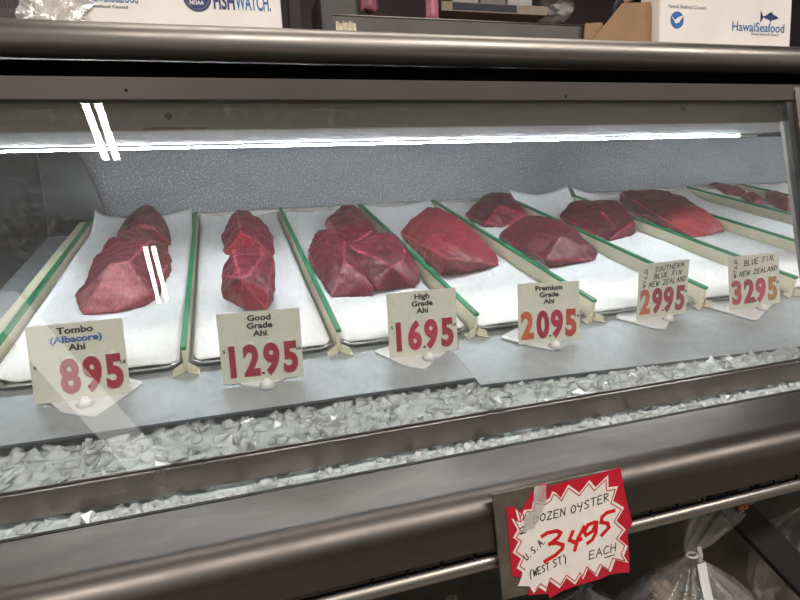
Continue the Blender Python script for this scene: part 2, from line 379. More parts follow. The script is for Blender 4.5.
# deck sheets -----------------------------------------------------------------
def sheet(name, label, front, back_v, h, x_side):
    o = thing(name, label, 'metal sheet', dw(0, 0, 0), tilt=TILT)
    (a, b) = front; pts = [(a[0], a[1], h), (b[0], b[1], h), (b[0] + x_side, back_v, h), (a[0], back_v, h)]
    bm = BM(); extrude_poly(bm, pts, (0, 0, -.0022)); obj('sheet_panel', bm, 'deck', o)
    d = (Vector(b) - Vector(a)).normalized(); n = Vector((d.y, -d.x)) * .0022
    bm = BM(); extrude_poly(bm, [(a[0], a[1], h - .0004), (b[0], b[1], h - .0004), (b[0] + n.x, b[1] + n.y, h - .0012), (a[0] + n.x, a[1] + n.y, h - .0012)], (0, 0, -.002))
    obj('folded_edge_shade', bm, plain('edge_shade_dark', (52, 60, 68), .45), o)  # dark colour stands for the shadow gap under the sheet's front edge
    return o
fa, fb = dk(-250, 482), dk(475, 377.6); ga, gb2 = dk(481, 384), dk(1000, 321.5)
sheet('deck_sheet', 'galvanised deck sheet under the four left trays and their price signs', (fa, (ga[0] - .0012, fb[1])), 1.66, 0, 0)
sheet('deck_sheet', 'galvanised deck sheet under the trays to the right of the seam', ((ga[0], ga[1]), (3.3, ga[1] + (gb2[1] - ga[1]) * (3.3 - ga[0]) / (gb2[0] - ga[0]))), 1.66, -.0012, 0)

# ice -------------------------------------------------------------------------
def ice_z(y):  # surface of the heap
    pts = [(.533, -.279), (.56, -.2805), (.60, -.283), (.64, -.277), (.70, -.259), (.76, -.250)]
    for (a, za), (b, zb) in zip(pts, pts[1:]):
        if y <= b: return za + (zb - za) * (y - a) / (b - a)
    return pts[-1][1]
bm = BM(); rng = random.Random(3)
def chunk(c, r):
    pts = []
    for k in range(9):
        v = Vector((rng.gauss(0, 1), rng.gauss(0, 1), rng.gauss(0, 1))).normalized()
        pts.append(bm.verts.new(Vector(c) + Vector((v.x * r * rng.uniform(.8, 1.25), v.y * r * rng.uniform(.7, 1.15), v.z * r * rng.uniform(.65, 1.0)))))
    res = bmesh.ops.convex_hull(bm, input=pts)
    bad = [e for e in res['geom_interior'] if isinstance(e, bmesh.types.BMVert)]
    if bad: bmesh.ops.delete(bm, geom=bad, context='VERTS')
for k in range(2700):
    x = rng.uniform(-.75, 1.75); y = rng.uniform(.545, .748)
    r = rng.uniform(.0095, .0175) if y > .624 else rng.uniform(.005, .0078)
    z = E + ice_z(y) - r * .15 + rng.uniform(-.008, .004)
    top = E - .2835 if .585 < y < .628 else E + .5
    if y <= .585: top = E - .2735
    if y > .66: top = E - .2532 - (.745 - y) * .08 + (x > .2) * -.002
    z = min(z, top - r * .95)
    chunk((x, y, z), r)
obj('crushed_ice', bm, 'ice')
tag(bpy.data.objects['crushed_ice'], 'bed of clear crushed ice along the front of the case below the deck sheets', 'ice', kind='stuff')
bm = BM(); ys = [.535, .56, .60, .64, .70, .76, .80]
ra = [bm.verts.new((-.9, y, E + min(ice_z(y), -.2585) - .009)) for y in ys]; rb = [bm.verts.new((2.4, y, E + min(ice_z(y), -.2585) - .009)) for y in ys]
for i in range(len(ys) - 1): bm.faces.new((ra[i], rb[i], rb[i + 1], ra[i + 1]))
lowa = [bm.verts.new((x, y, E + ice_z(y) - .022)) for x, y in ((-.9, .535), (2.4, .535), (2.4, .8), (-.9, .8))]
bm.faces.new(lowa); bm.faces.new((ra[0], rb[0], lowa[1], lowa[0])); bm.faces.new((ra[-1], rb[-1], lowa[2], lowa[3])); bm.faces.new(ra + [lowa[3], lowa[0]]); bm.faces.new(rb + [lowa[2], lowa[1]])
tag(obj('slush_ice', bm, 'ice_bed'), 'packed slushy ice beneath the loose crushed ice', 'ice', kind='stuff')

# dividers --------------------------------------------------------------------
DIV = [-.335, -.078, .150, .385, .6157, .8645, 1.0925, 1.3405, 1.588, 1.830, 2.050]
V0, V1 = .783, 1.615
DH = .042
where = ['left of the tray of albacore, leftmost in the case', 'between the albacore tray and the good grade tray', 'between the good grade and three-loin trays',
         'between the three-loin tray and the single-loin tray', 'ending behind the 2095 sign', 'ending behind the 2995 sign',
         'ending behind the 3295 sign', 'just right of the big pale-tipped loin', 'between the empty papered tray and the scrap tray',
         'right of the tray of small scraps', 'farthest right, beyond the last white papered tray']
def divider(i, u):
    o = thing('tray_divider', 'cream divider with green top edge ' + where[i], 'divider', dw(u, V0, 0), 'tray dividers between the fish trays', TILT)
    L = V1 - V0
    bm = BM(); box(bm, (-.0028, 0, .001), (.0028, L, DH - .004), .0006); obj('board', bm, 'cream', o)
    bm = BM(); box(bm, (-.0042, -.001, DH - .006), (.0042, L + .001, DH), .0008); obj('green_edging', bm, 'green', o)
    for s in (-1, 1):
        bm = BM(); extrude_poly(bm, [(s * .0028, -.002, .0008), (s * .019, -.014 - .004 * (s > 0), .0008), (s * .019, .004, .0008), (s * .0028, .012, .0008)], (0, 0, .0016))
        extrude_poly(bm, [(s * .0028, -.004, .0008), (s * .0175, -.012, .0008), (s * .0150, -.011, .0125), (s * .0028, -.004, .0165)], (0, .0022, 0))
        obj('foot', bm, 'cream', o)
    return o
for i, u in enumerate(DIV): divider(i, u)
o = thing('divider_board', 'plain cream divider board lying flat along the leftmost tray divider', 'divider', dw(-.352, .80, .030), tilt=TILT)
bm = BM(); box(bm, (-.011, 0, 0), (.011, .80, .004), .001); obj('board', bm, 'cream', o)

# trays -----------------------------------------------------------------------
def rrect(w, l, r, n=5):
    pts = []
    for cx, cy, a in ((w / 2 - r, l - r, 0), (-w / 2 + r, l - r, 90), (-w / 2 + r, r, 180), (w / 2 - r, r, 270)):
        for k in range(n + 1): t = R(a + 90 * k / n); pts.append((cx + r * math.cos(t), cy + r * math.sin(t)))
    return pts
def pan_mesh(w, l):
    bm = BM(); base = rrect(w, l, .022)
    def ring(ins, z): return [bm.verts.new((x * (1 - 2 * ins / w), l / 2 + (y - l / 2) * (1 - 2 * ins / l), z * .56 + .0004)) for x, y in base]
    rg = [ring(.010, .0008), ring(.0065, .004), ring(.004, .0125), ring(.0005, .0128), ring(0, .0148), ring(.0005, .0168), ring(.003, .0176), ring(.0055, .0165), ring(.0075, .013), ring(.011, .0045), ring(.014, .0022)]
    for a, b in zip(rg, rg[1:]):
        n = len(a)
        for k in range(n): bm.faces.new((a[k], a[(k + 1) % n], b[(k + 1) % n], b[k]))
    bm.faces.new(rg[0][::-1]); bm.faces.new(rg[-1]); return bm
PAPER = .0112
def paper_mesh(w, l, seed, curl_l=.02, curl_r=.02, side_l=.0, front_off=.012):
    bm = BM(); nu, nv = 26, 70; V = []
    for j in range(nv + 1):
        row = []
        for i in range(nu + 1):
            s = i / nu; t = j / nv
            x = (s - .5) * w; y = front_off + t * (l - front_off + .006)
            z = 0 + .0011 * noise.noise(Vector((x * 30 + seed * 7, y * 14, seed))) + .0014 * math.sin(y * 22 + seed) * (.5 + .5 * math.sin(x * 25 + seed))
            e = max(0, (t - .84) / .16); k = curl_l * (1 - s) ** 2 + curl_r * s ** 2 + .008
            z += k * e ** 2
            fr = max(0, (.05 - t) / .05); z -= .002 * fr
            sd = max(0, (.12 - s) / .12); z += side_l * sd ** 1.5
            # crease folds
            z += .0012 * math.exp(-((y - .36 * (1 + .1 * math.sin(seed))) / .004) ** 2) + .0009 * math.exp(-((x - .2 * w * math.sin(seed * 3)) / .003) ** 2)
            if t > .97: y += .004 * noise.noise(Vector((x * 40, seed, 0)))
            row.append(bm.verts.new((x, y, z)))
        V.append(row)
    for j in range(nv):
        for i in range(nu): bm.faces.new((V[j][i], V[j][i + 1], V[j + 1][i + 1], V[j + 1][i]))
    return bm
tdesc = ['holding the albacore loin', 'holding the good grade loin', 'holding three dark red loins', 'holding a single high grade loin', 'holding two dark loins, one behind the other',
         'holding a dark squarish loin', 'holding the big pale-tipped loin', 'with bare white paper, second from the right post', 'holding small scraps of fish near the post', 'with bare white paper beside the glass post']
for i in range(10):
    w = DIV[i + 1] - DIV[i] - .014; uc = (DIV[i] + DIV[i + 1]) / 2
    l = V1 - V0 - .012
    o = thing('tray', 'shallow metal display tray ' + tdesc[i], 'tray', dw(uc, V0 + .004, .0), 'fish trays on the deck', TILT)
    obj('pan', pan_mesh(w, l), 'pan', o, True)
    p = obj('tray_paper', paper_mesh(w - .006, l, i + 1.3, *( [(.03, .034), (.016, .012), (.014, .02), (.02, .024), (.02, .03), (.045, .05), (.04, .02), (.02, .02), (.02, .02), (.02, .02)][i] ), side_l=(.012 if i == 0 else 0)), 'paper', None, True)
    p.location = dw(uc, V0 + .004, PAPER); p.rotation_euler = (TILT, 0, 0)
    sm = p.modifiers.new('thick', 'SOLIDIFY'); sm.thickness = .0005
    tag(p, 'white butcher paper lining the tray ' + tdesc[i], 'paper', 'paper tray liners')
# tuna ------------------------------------------------------------------------
def fish(name, label, cat, pts, mat, group=None, dz=0.0, seed=1, tip=None):
    hp = PAPER + .0015
    P3 = []
    for x, y, h in pts:
        u, v = dk(x, y, hp + max(h, 0)); P3.append(Vector((u, v, hp + h)))
    u0 = sum(p.x for p in P3) / len(P3); v0 = sum(p.y for p in P3) / len(P3)
    bm = BM(); vs = [bm.verts.new((p.x - u0, p.y - v0, p.z - hp)) for p in P3]
    r = bmesh.ops.convex_hull(bm, input=vs)
    bad = [e for e in r['geom_interior'] + r['geom_unused'] if isinstance(e, bmesh.types.BMVert)]
    if bad: bmesh.ops.delete(bm, geom=list(set(bad)), context='VERTS')
    bmesh.ops.recalc_face_normals(bm, faces=bm.faces)
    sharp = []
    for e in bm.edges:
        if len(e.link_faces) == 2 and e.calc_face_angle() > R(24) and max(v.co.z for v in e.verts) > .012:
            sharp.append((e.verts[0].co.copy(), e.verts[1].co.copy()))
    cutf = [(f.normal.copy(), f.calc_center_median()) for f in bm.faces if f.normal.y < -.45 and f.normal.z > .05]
    me = bpy.data.meshes.new(name); bm.to_mesh(me); bm.free()
    t = bpy.data.objects.new('tmp', me); COL.objects.link(t)
    m = t.modifiers.new('r', 'REMESH'); m.mode = 'VOXEL'; m.voxel_size = .0032
    m = t.modifiers.new('s', 'SMOOTH'); m.iterations = 9; m.factor = .5
    dg = bpy.context.evaluated_depsgraph_get(); dg.update()
    me2 = bpy.data.meshes.new_from_object(t.evaluated_get(dg)); me2.name = name
    bpy.data.objects.remove(t)
    zmin = min(v.co.z for v in me2.vertices)
    nrm = [v.normal.copy() for v in me2.vertices]
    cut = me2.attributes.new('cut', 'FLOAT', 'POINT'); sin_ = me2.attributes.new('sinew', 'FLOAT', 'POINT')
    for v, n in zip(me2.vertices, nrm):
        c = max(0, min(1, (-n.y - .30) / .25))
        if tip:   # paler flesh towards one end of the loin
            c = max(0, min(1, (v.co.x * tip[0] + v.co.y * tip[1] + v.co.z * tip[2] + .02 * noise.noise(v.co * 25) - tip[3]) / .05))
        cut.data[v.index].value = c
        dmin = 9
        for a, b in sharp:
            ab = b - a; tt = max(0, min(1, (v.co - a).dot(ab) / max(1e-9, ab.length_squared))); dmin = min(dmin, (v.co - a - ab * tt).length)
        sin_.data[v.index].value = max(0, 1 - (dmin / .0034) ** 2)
    for v, n in zip(me2.vertices, nrm):
        q = v.co * 22 + Vector((seed * 3.1, 0, 0)); d = noise.noise(q) * .0050 + noise.noise(q * 2.7) * .0022 + noise.noise(q * 7) * .0007
        if v.co.z < zmin + .003: d = min(d, 0)
        v.co = v.co + n * d
        v.co.z = max(v.co.z, 0.0)
    for p in me2.polygons: p.use_smooth = True
    o = link(name, me2, mat); o.location = dw(u0 + (.005 if u0 > .4 else 0), v0, hp); o.rotation_euler = (TILT, 0, 0)
    return tag(o, label, cat, group)
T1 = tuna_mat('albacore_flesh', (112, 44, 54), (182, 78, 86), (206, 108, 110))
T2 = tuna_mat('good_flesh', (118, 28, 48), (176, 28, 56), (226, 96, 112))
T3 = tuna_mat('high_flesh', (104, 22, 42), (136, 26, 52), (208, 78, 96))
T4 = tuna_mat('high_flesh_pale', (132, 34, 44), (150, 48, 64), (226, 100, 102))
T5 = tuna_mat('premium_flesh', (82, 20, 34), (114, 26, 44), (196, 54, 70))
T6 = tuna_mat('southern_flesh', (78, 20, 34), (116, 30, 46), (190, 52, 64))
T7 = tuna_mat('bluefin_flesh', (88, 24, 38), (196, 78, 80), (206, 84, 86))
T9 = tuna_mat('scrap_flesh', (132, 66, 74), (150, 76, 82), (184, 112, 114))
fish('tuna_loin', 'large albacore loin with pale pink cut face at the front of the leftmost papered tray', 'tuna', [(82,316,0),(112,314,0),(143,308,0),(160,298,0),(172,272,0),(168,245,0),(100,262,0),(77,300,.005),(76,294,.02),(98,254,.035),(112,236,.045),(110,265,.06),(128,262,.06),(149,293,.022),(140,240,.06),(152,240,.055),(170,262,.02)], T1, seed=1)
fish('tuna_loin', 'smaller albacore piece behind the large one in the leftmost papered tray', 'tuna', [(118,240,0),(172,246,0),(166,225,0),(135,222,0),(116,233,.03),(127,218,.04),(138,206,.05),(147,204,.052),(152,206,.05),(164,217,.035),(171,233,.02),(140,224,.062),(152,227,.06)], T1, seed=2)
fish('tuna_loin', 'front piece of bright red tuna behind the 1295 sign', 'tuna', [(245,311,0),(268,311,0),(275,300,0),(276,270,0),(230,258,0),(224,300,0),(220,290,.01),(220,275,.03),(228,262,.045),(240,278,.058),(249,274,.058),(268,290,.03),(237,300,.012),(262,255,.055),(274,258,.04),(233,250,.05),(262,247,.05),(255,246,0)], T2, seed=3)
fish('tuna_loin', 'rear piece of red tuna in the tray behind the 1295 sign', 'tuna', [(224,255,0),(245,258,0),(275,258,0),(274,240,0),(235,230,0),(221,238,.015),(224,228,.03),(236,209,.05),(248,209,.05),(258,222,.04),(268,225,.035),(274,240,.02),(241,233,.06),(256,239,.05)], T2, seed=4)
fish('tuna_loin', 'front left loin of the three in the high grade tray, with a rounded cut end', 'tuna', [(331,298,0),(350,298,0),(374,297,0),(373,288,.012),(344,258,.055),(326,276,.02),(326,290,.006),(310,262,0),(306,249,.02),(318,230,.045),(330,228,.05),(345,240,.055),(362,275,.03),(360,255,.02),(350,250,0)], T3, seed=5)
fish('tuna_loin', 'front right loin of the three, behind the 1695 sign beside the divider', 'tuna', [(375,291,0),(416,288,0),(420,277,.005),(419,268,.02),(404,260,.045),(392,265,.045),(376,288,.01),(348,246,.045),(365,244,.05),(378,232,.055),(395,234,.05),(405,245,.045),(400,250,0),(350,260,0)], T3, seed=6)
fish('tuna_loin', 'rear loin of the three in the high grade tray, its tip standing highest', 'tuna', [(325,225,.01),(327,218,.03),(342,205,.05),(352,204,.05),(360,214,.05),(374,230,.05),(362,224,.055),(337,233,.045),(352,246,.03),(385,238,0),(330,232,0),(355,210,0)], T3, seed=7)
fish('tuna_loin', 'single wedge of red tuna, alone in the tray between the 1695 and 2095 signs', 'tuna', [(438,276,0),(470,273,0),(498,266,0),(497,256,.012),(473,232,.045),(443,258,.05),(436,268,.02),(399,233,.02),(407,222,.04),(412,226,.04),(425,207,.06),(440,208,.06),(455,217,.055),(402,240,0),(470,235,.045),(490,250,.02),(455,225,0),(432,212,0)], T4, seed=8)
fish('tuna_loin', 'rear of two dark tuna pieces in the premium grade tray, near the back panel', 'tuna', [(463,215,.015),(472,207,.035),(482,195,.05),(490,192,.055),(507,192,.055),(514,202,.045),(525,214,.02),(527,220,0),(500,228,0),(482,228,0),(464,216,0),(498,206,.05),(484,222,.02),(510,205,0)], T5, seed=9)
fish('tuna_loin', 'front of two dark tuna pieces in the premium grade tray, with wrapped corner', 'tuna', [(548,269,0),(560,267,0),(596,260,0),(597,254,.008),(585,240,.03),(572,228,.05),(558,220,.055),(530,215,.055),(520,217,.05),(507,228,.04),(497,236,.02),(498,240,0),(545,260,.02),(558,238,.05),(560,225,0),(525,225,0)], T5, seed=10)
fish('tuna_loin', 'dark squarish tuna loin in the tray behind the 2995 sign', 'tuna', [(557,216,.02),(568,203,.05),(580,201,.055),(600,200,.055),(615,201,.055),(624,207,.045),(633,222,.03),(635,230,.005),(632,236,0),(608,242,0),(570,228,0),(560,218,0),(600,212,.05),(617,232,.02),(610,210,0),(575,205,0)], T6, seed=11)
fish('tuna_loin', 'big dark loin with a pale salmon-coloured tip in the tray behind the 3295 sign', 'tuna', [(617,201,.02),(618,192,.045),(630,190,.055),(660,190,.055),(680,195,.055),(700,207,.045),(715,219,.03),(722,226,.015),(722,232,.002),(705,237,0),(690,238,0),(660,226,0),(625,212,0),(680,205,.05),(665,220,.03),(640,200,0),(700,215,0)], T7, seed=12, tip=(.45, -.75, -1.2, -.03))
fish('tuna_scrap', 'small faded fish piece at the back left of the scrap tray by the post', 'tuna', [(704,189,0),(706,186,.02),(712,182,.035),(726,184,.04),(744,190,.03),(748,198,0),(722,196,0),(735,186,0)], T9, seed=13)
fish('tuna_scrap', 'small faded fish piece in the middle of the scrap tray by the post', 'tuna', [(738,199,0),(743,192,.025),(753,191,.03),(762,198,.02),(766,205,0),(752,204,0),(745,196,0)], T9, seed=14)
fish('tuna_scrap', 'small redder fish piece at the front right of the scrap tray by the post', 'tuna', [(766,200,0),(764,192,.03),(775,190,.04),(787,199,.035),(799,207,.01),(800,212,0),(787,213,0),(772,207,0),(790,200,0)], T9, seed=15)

# price signs -----------------------------------------------------------------
RED = (152, 14, 38)
DIG = {}
def dig_mat(c):
    if c not in DIG: DIG[c] = plain('digit_red_%d' % len(DIG), c, .4, 0, .12, 60)
    return DIG[c]
def price(label, TL, TR, BR, BL, lines, digits, base_px, dot=None, hand=None, lift=.004):
    a, b = dk(*BL, lift), dk(*BR, lift)
    du, dv = b[0] - a[0], b[1] - a[1]; w = math.hypot(du, dv); yaw = math.atan2(dv, du)
    best = None
    ex = Vector((math.cos(yaw), math.sin(yaw), 0)); ey = Vector((-math.sin(yaw), math.cos(yaw), 0))
    def err(li, hi):
        l = R(li); h = hi * .001; up = ey * math.sin(l) + Vector((0, 0, 1)) * math.cos(l); e = 0
        for base, px in ((a, TL), (b, TR)):
            q = Vector((base[0], base[1], lift)) + up * h; x, y = proj(dw(q.x, q.y, q.z)); e += (x - px[0]) ** 2 + (y - px[1]) ** 2
        return e, l, h
    best = min(err(li, hi) for li in range(-40, 60, 5) for hi in range(30, 160, 5))
    l0, h0 = math.degrees(best[1]), best[2] * 1000
    best = min(err(l0 + i * .5, h0 + j * .5) for i in range(-10, 11) for j in range(-10, 11))
    e, lean, h = best
    cu, cv = (a[0] + b[0]) / 2, (a[1] + b[1]) / 2
    o = thing('price_sign', label, 'price sign', dw(cu, cv, 0), 'price signs on the deck', TILT, yaw)
    # stand: rounded diamond plate plus a small cone that grips the card
    loc2 = []
    for x, y in base_px:
        u, v = dk(x, y, .003); q = Vector((u - cu, v - cv, 0)); loc2.append((q.dot(ex), q.dot(ey)))
    bm = BM(); extrude_poly(bm, [(x, y, .0006) for x, y in loc2], (0, 0, .0026))
    bmesh.ops.recalc_face_normals(bm, faces=bm.faces)
    vert = [ed for ed in bm.edges if abs(ed.verts[0].co.z - ed.verts[1].co.z) > .002]
    bmesh.ops.bevel(bm, geom=vert, offset=.006, segments=4, profile=.5, affect='EDGES')
    obj('stand_plate', bm, 'white_plastic', o)
    bm = BM(); bmesh.ops.create_cone(bm, cap_ends=True, segments=24, radius1=.012, radius2=.003, depth=.010)
    obj('stand_cone', bm, 'white_plastic', o, True, (.004, -.0125, .0080))
    card = boxo('card', (-w / 2, 0, 0), (w / 2, .0016, h), 'card', o, .0004)
    card.location = (0, 0, lift); card.rotation_euler = (-lean, 0, 0)
    F0 = -.0002
    n = len(digits)
    for i, (ch, fx, col) in enumerate(digits):
        hz = h * .43
        bm = BM(); r = w * .045
        extrude_poly(bm, [(r * math.cos(t), 0, r * math.sin(t)) for t in [R(k * 15) for k in range(13)]], (0, -.0004, 0))
        t_ = obj('digit_tab', bm, 'tab', card); t_.location = (w * (fx - .5), F0, h * .11 + hz * .98)
        d = text('digit', ch, hz * 1.38, dig_mat(col), card, (w * (fx - .5), F0 - .0006, h * .11), bold=.045, sx=.86 * (w * .215) / (hz * .66), ext=.0004)
    for s, fx, fz in (('$', .05, .45), ('LB', .955, .40)):
        text('lettering', s, h * .065, 'ink', card, (w * (fx - .5), F0 - .0003, h * fz), bold=.01)
    for s, fz, m, sz in lines:
        text('lettering', s, h * sz * 1.12, m, card, (0, F0 - .0003, h * fz), bold=.032, sx=1.2)
    if dot is not None:
        bm = BM(); box(bm, (-w * .016, -.0006, 0), (w * .016, 0, w * .026)); q = obj('decimal_point', bm, 'ink', card); q.location = (w * (dot - .5), F0 - .0002, h * .10)
    if hand:
        for s, x0, z0, x1, z1, hh in hand:
            bm = BM(); pen_text(bm, s, (w * (x0 - .5), h * z0), (w * (x1 - .5), h * z1), h * hh, w * .013, .25)
            q = obj('handwriting', bm, 'ink', card); q.location = (0, F0 - .0001, 0)
    return o
K, BL_ = 'ink', 'blue_ink'
OR = (190, 92, 52); PK = (180, 44, 84)
price('price sign reading Tombo Albacore Ahi 895 in front of the leftmost papered tray', (25, 328), (120, 317), (131, 392), (35, 405), [('Tombo', .87, K, .105), ('(Albacore)', .755, BL_, .105), ('Ahi', .645, K, .105)],
      [('8', .39, RED), ('9', .625, RED), ('5', .855, RED)], [(95, 416), (62, 412), (45, 398), (105, 372), (144, 382)])
L3 = lambda a: [(a, .875, K, .10), ('Grade', .765, K, .10), ('Ahi', .655, K, .10)]
price('price sign reading Good Grade Ahi 1295, second from the left', (217, 315), (301, 307), (304, 376), (223, 385), L3('Good'), [('1', .14, RED), ('2', .37, RED), ('9', .615, RED), ('5', .85, RED)],
      [(263, 387), (240, 384), (236, 374), (265, 366), (288, 376)], .50)
price('price sign reading High Grade Ahi 1695 standing on the deck seam', (387, 293), (455, 288), (458, 350), (390, 358), L3('High'), [('1', .14, RED), ('6', .37, (176, 38, 66)), ('9', .61, (176, 34, 62)), ('5', .85, RED)],
      [(424, 369), (405, 365), (373, 351), (415, 338), (453, 346)], .505)
price('price sign reading Premium Grade Ahi 2095 with an orange-brown figure two', (518, 284), (579, 281), (580, 340), (519, 345), L3('Premium'), [('2', .14, OR), ('0', .39, RED), ('9', .62, (170, 26, 62)), ('5', .85, (184, 60, 44))],
      [(556, 350), (535, 346), (500, 337), (530, 321), (566, 334)], .505)
price('hand-lettered price sign for Southern blue fin New Zealand 2995', (640, 264), (689, 260), (686, 313), (637, 320), [], [('2', .14, OR), ('9', .38, RED), ('9', .61, RED), ('5', .85, RED)],
      [(665, 329), (652, 327), (615, 317), (628, 303), (676, 311)], .505, [('SOUTHERN', .30, .83, .90, .88, .085), ('BLUE FIN', .30, .71, .86, .745, .085), ('NEW ZEALAND', .20, .57, .96, .62, .085), ('WILD', .13, .55, .17, .90, .07)])
price('hand-lettered price sign for blue fin New Zealand 3295, nearest the glass post', (727, 257), (780, 252), (780, 303), (730, 310), [], [('3', .14, (178, 52, 58)), ('2', .38, RED), ('9', .61, PK), ('5', .85, (170, 112, 44))],
      [(757, 320), (744, 317), (707, 306), (718, 294), (777, 299)], .505, [('BLUE FIN,', .30, .80, .95, .86, .10), ('NEW ZEALAND', .20, .61, .96, .66, .085), ('WILD', .13, .58, .17, .94, .07)])

# oyster sign on the bumper -----------------------------------------------------
SY = .4330
org = on_y(493, 495, SY)
sg = thing('oyster_sign', 'red and white starburst sign reading 2 dozen oyster 3495 each, hung on the steel bumper', 'sign', org)
def sp(x, y): p = on_y(x, y, SY) - org; return (p.x, p.z)
def prism(bm, q, y0, y1):
    """concave outline -> solid slab, caps tessellated"""
    from mathutils.geometry import tessellate_polygon
    tri = tessellate_polygon([[Vector((x, z, 0)) for x, z in q]])
    A = [bm.verts.new((x, y0, z)) for x, z in q]; B = [bm.verts.new((x, y1, z)) for x, z in q]; n = len(q)
    for t in tri:
        try: bm.faces.new([A[i] for i in t]); bm.faces.new([B[i] for i in reversed(t)])
        except ValueError: pass
    for i in range(n): bm.faces.new((A[i], B[i], B[(i + 1) % n], A[(i + 1) % n]))
def poly_obj(name, px, mat, y0, y1, label=None):
    bm = BM(); prism(bm, [sp(*p) for p in px], y0, y1)
    o = obj(name, bm, mat, sg)
    if label: o['label'] = label
    return o
poly_obj('backing_plate', [(493, 495), (617, 469), (627, 571), (503, 600)], plain('plate_brown', (92, 84, 74), .5, .3, .25, 60), 0, .0028)
red_p = plain('poster_red', (178, 14, 42), .45, 0, .12, 40); wht_p = plain('poster_white', (222, 215, 205), .5, 0, .06, 35)
poly_obj('poster', [(506, 507), (513, 506), (520, 511), (524, 506), (527.5, 499.5), (533, 490), (540, 484.5), (548, 483.5), (548.5, 491), (551, 486), (565, 481.5), (592, 475), (620, 467), (622, 480), (626, 500), (632, 523), (627, 532), (629, 558), (629, 572), (612, 573), (600, 578.5), (580, 584), (562, 590.5), (549, 598), (548, 593), (528, 595), (529, 586), (517, 585.5), (521, 577), (512, 576), (509, 545)], red_p, -.0007, -.0002)
burst = [(555, 492), (560.3, 497.7), (567.7, 484.3), (579, 492.3), (589, 479.7), (595, 487), (607.3, 475), (607.7, 487), (617, 485.7), (612.3, 500.3), (623.3, 507), (615.7, 520.3), (625, 529), (618, 538), (627, 545.6), (623, 555), (627.5, 562), (614.5, 559), (610, 571.3), (601, 565.6), (596, 576), (587, 568), (582.5, 578.8), (580, 574.4), (574.4, 583.8), (565.6, 577), (558.8, 587.5), (548.8, 580), (545, 591), (538, 586.3), (533, 592.5), (529, 585.5), (517.5, 585.3), (521, 577), (521.9, 571.3), (516.3, 567.5), (520.6, 558), (512.5, 552), (518, 541), (512.5, 537), (517, 529.5), (511, 518.3), (517.5, 520), (514.8, 508.5), (520, 512.5), (519.5, 519), (523.7, 509.5), (531, 509), (532.5, 500.5), (543, 501.7), (549, 497.7), (551.7, 491)]
poly_obj('starburst', burst, wht_p, -.0013, -.0008)
# thin red line just inside the zigzag
cx, cy = 568, 533
inner = [(cx + (x - cx) * .945, cy + (y - cy) * .935) for x, y in burst[:31]]
inner2 = [(cx + (x - cx) * .945, cy + (y - cy) * .935) for x, y in burst[34:]]
bm = BM(); ribbon(bm, [sp(*p) for p in inner], .0009); ribbon(bm, [sp(*p) for p in inner2 + inner[:1]], .0009)
o = obj('zigzag_line', bm, red_p, sg); o.location.y = -.00135
poly_obj('clear_tape', [(533, 486), (545, 484), (545, 500), (541, 512), (533, 527), (522, 530), (524, 516), (532, 508)], film_mat('clear_tape_film', .55, (.75, .72, .68)), -.0021, -.0018)
def cr(pts): return [sp(480 + x / 3.75, 440 + y / 3.75) for x, y in pts]
bm = BM()
for st in ([(230, 358), (250, 345), (285, 338), (300, 345), (290, 362), (265, 382), (258, 388)], [(258, 386), (285, 383), (308, 390), (305, 405), (280, 428), (240, 452)],
           [(345, 340), (332, 372), (350, 380), (377, 368)], [(387, 322), (365, 365), (352, 410)], [(425, 306), (402, 315), (388, 342), (395, 354), (418, 340), (434, 305), (431, 345), (418, 370), (400, 384)],
           [(500, 262), (472, 270), (455, 285), (450, 305), (475, 310), (480, 325), (453, 354)]):
    ribbon(bm, cr(st), .0038)
o = obj('price_figures', bm, plain('red_marker', (196, 16, 22), .4), sg); o.location.y = -.00135
def pen(s, a, b, h, w=.00095, slant=.1):
    bm = BM(); A, B = cr([a, b]); hh = h / 3.75 * (SY / F) * 1.12
    pen_text(bm, s, A, B, hh, w, slant)
    o = obj('handwriting', bm, 'ink', sg); o.location.y = -.00135
pen('2', (146, 352), (178, 340), 30); pen('DOZEN', (197, 310), (322, 277), 33); pen('OYSTER', (338, 275), (486, 222), 36)
pen('U.S.A.', (172, 450), (250, 372), 30); pen('(WEST', (183, 515), (262, 480), 32); pen('ST)', (272, 475), (328, 450), 34); pen('EACH', (405, 445), (512, 410), 36)
bm = BM(); ribbon(bm, cr([(464, 438), (500, 428)]), .0009)
o = obj('underline', bm, 'ink', sg); o.location.y = -.00135

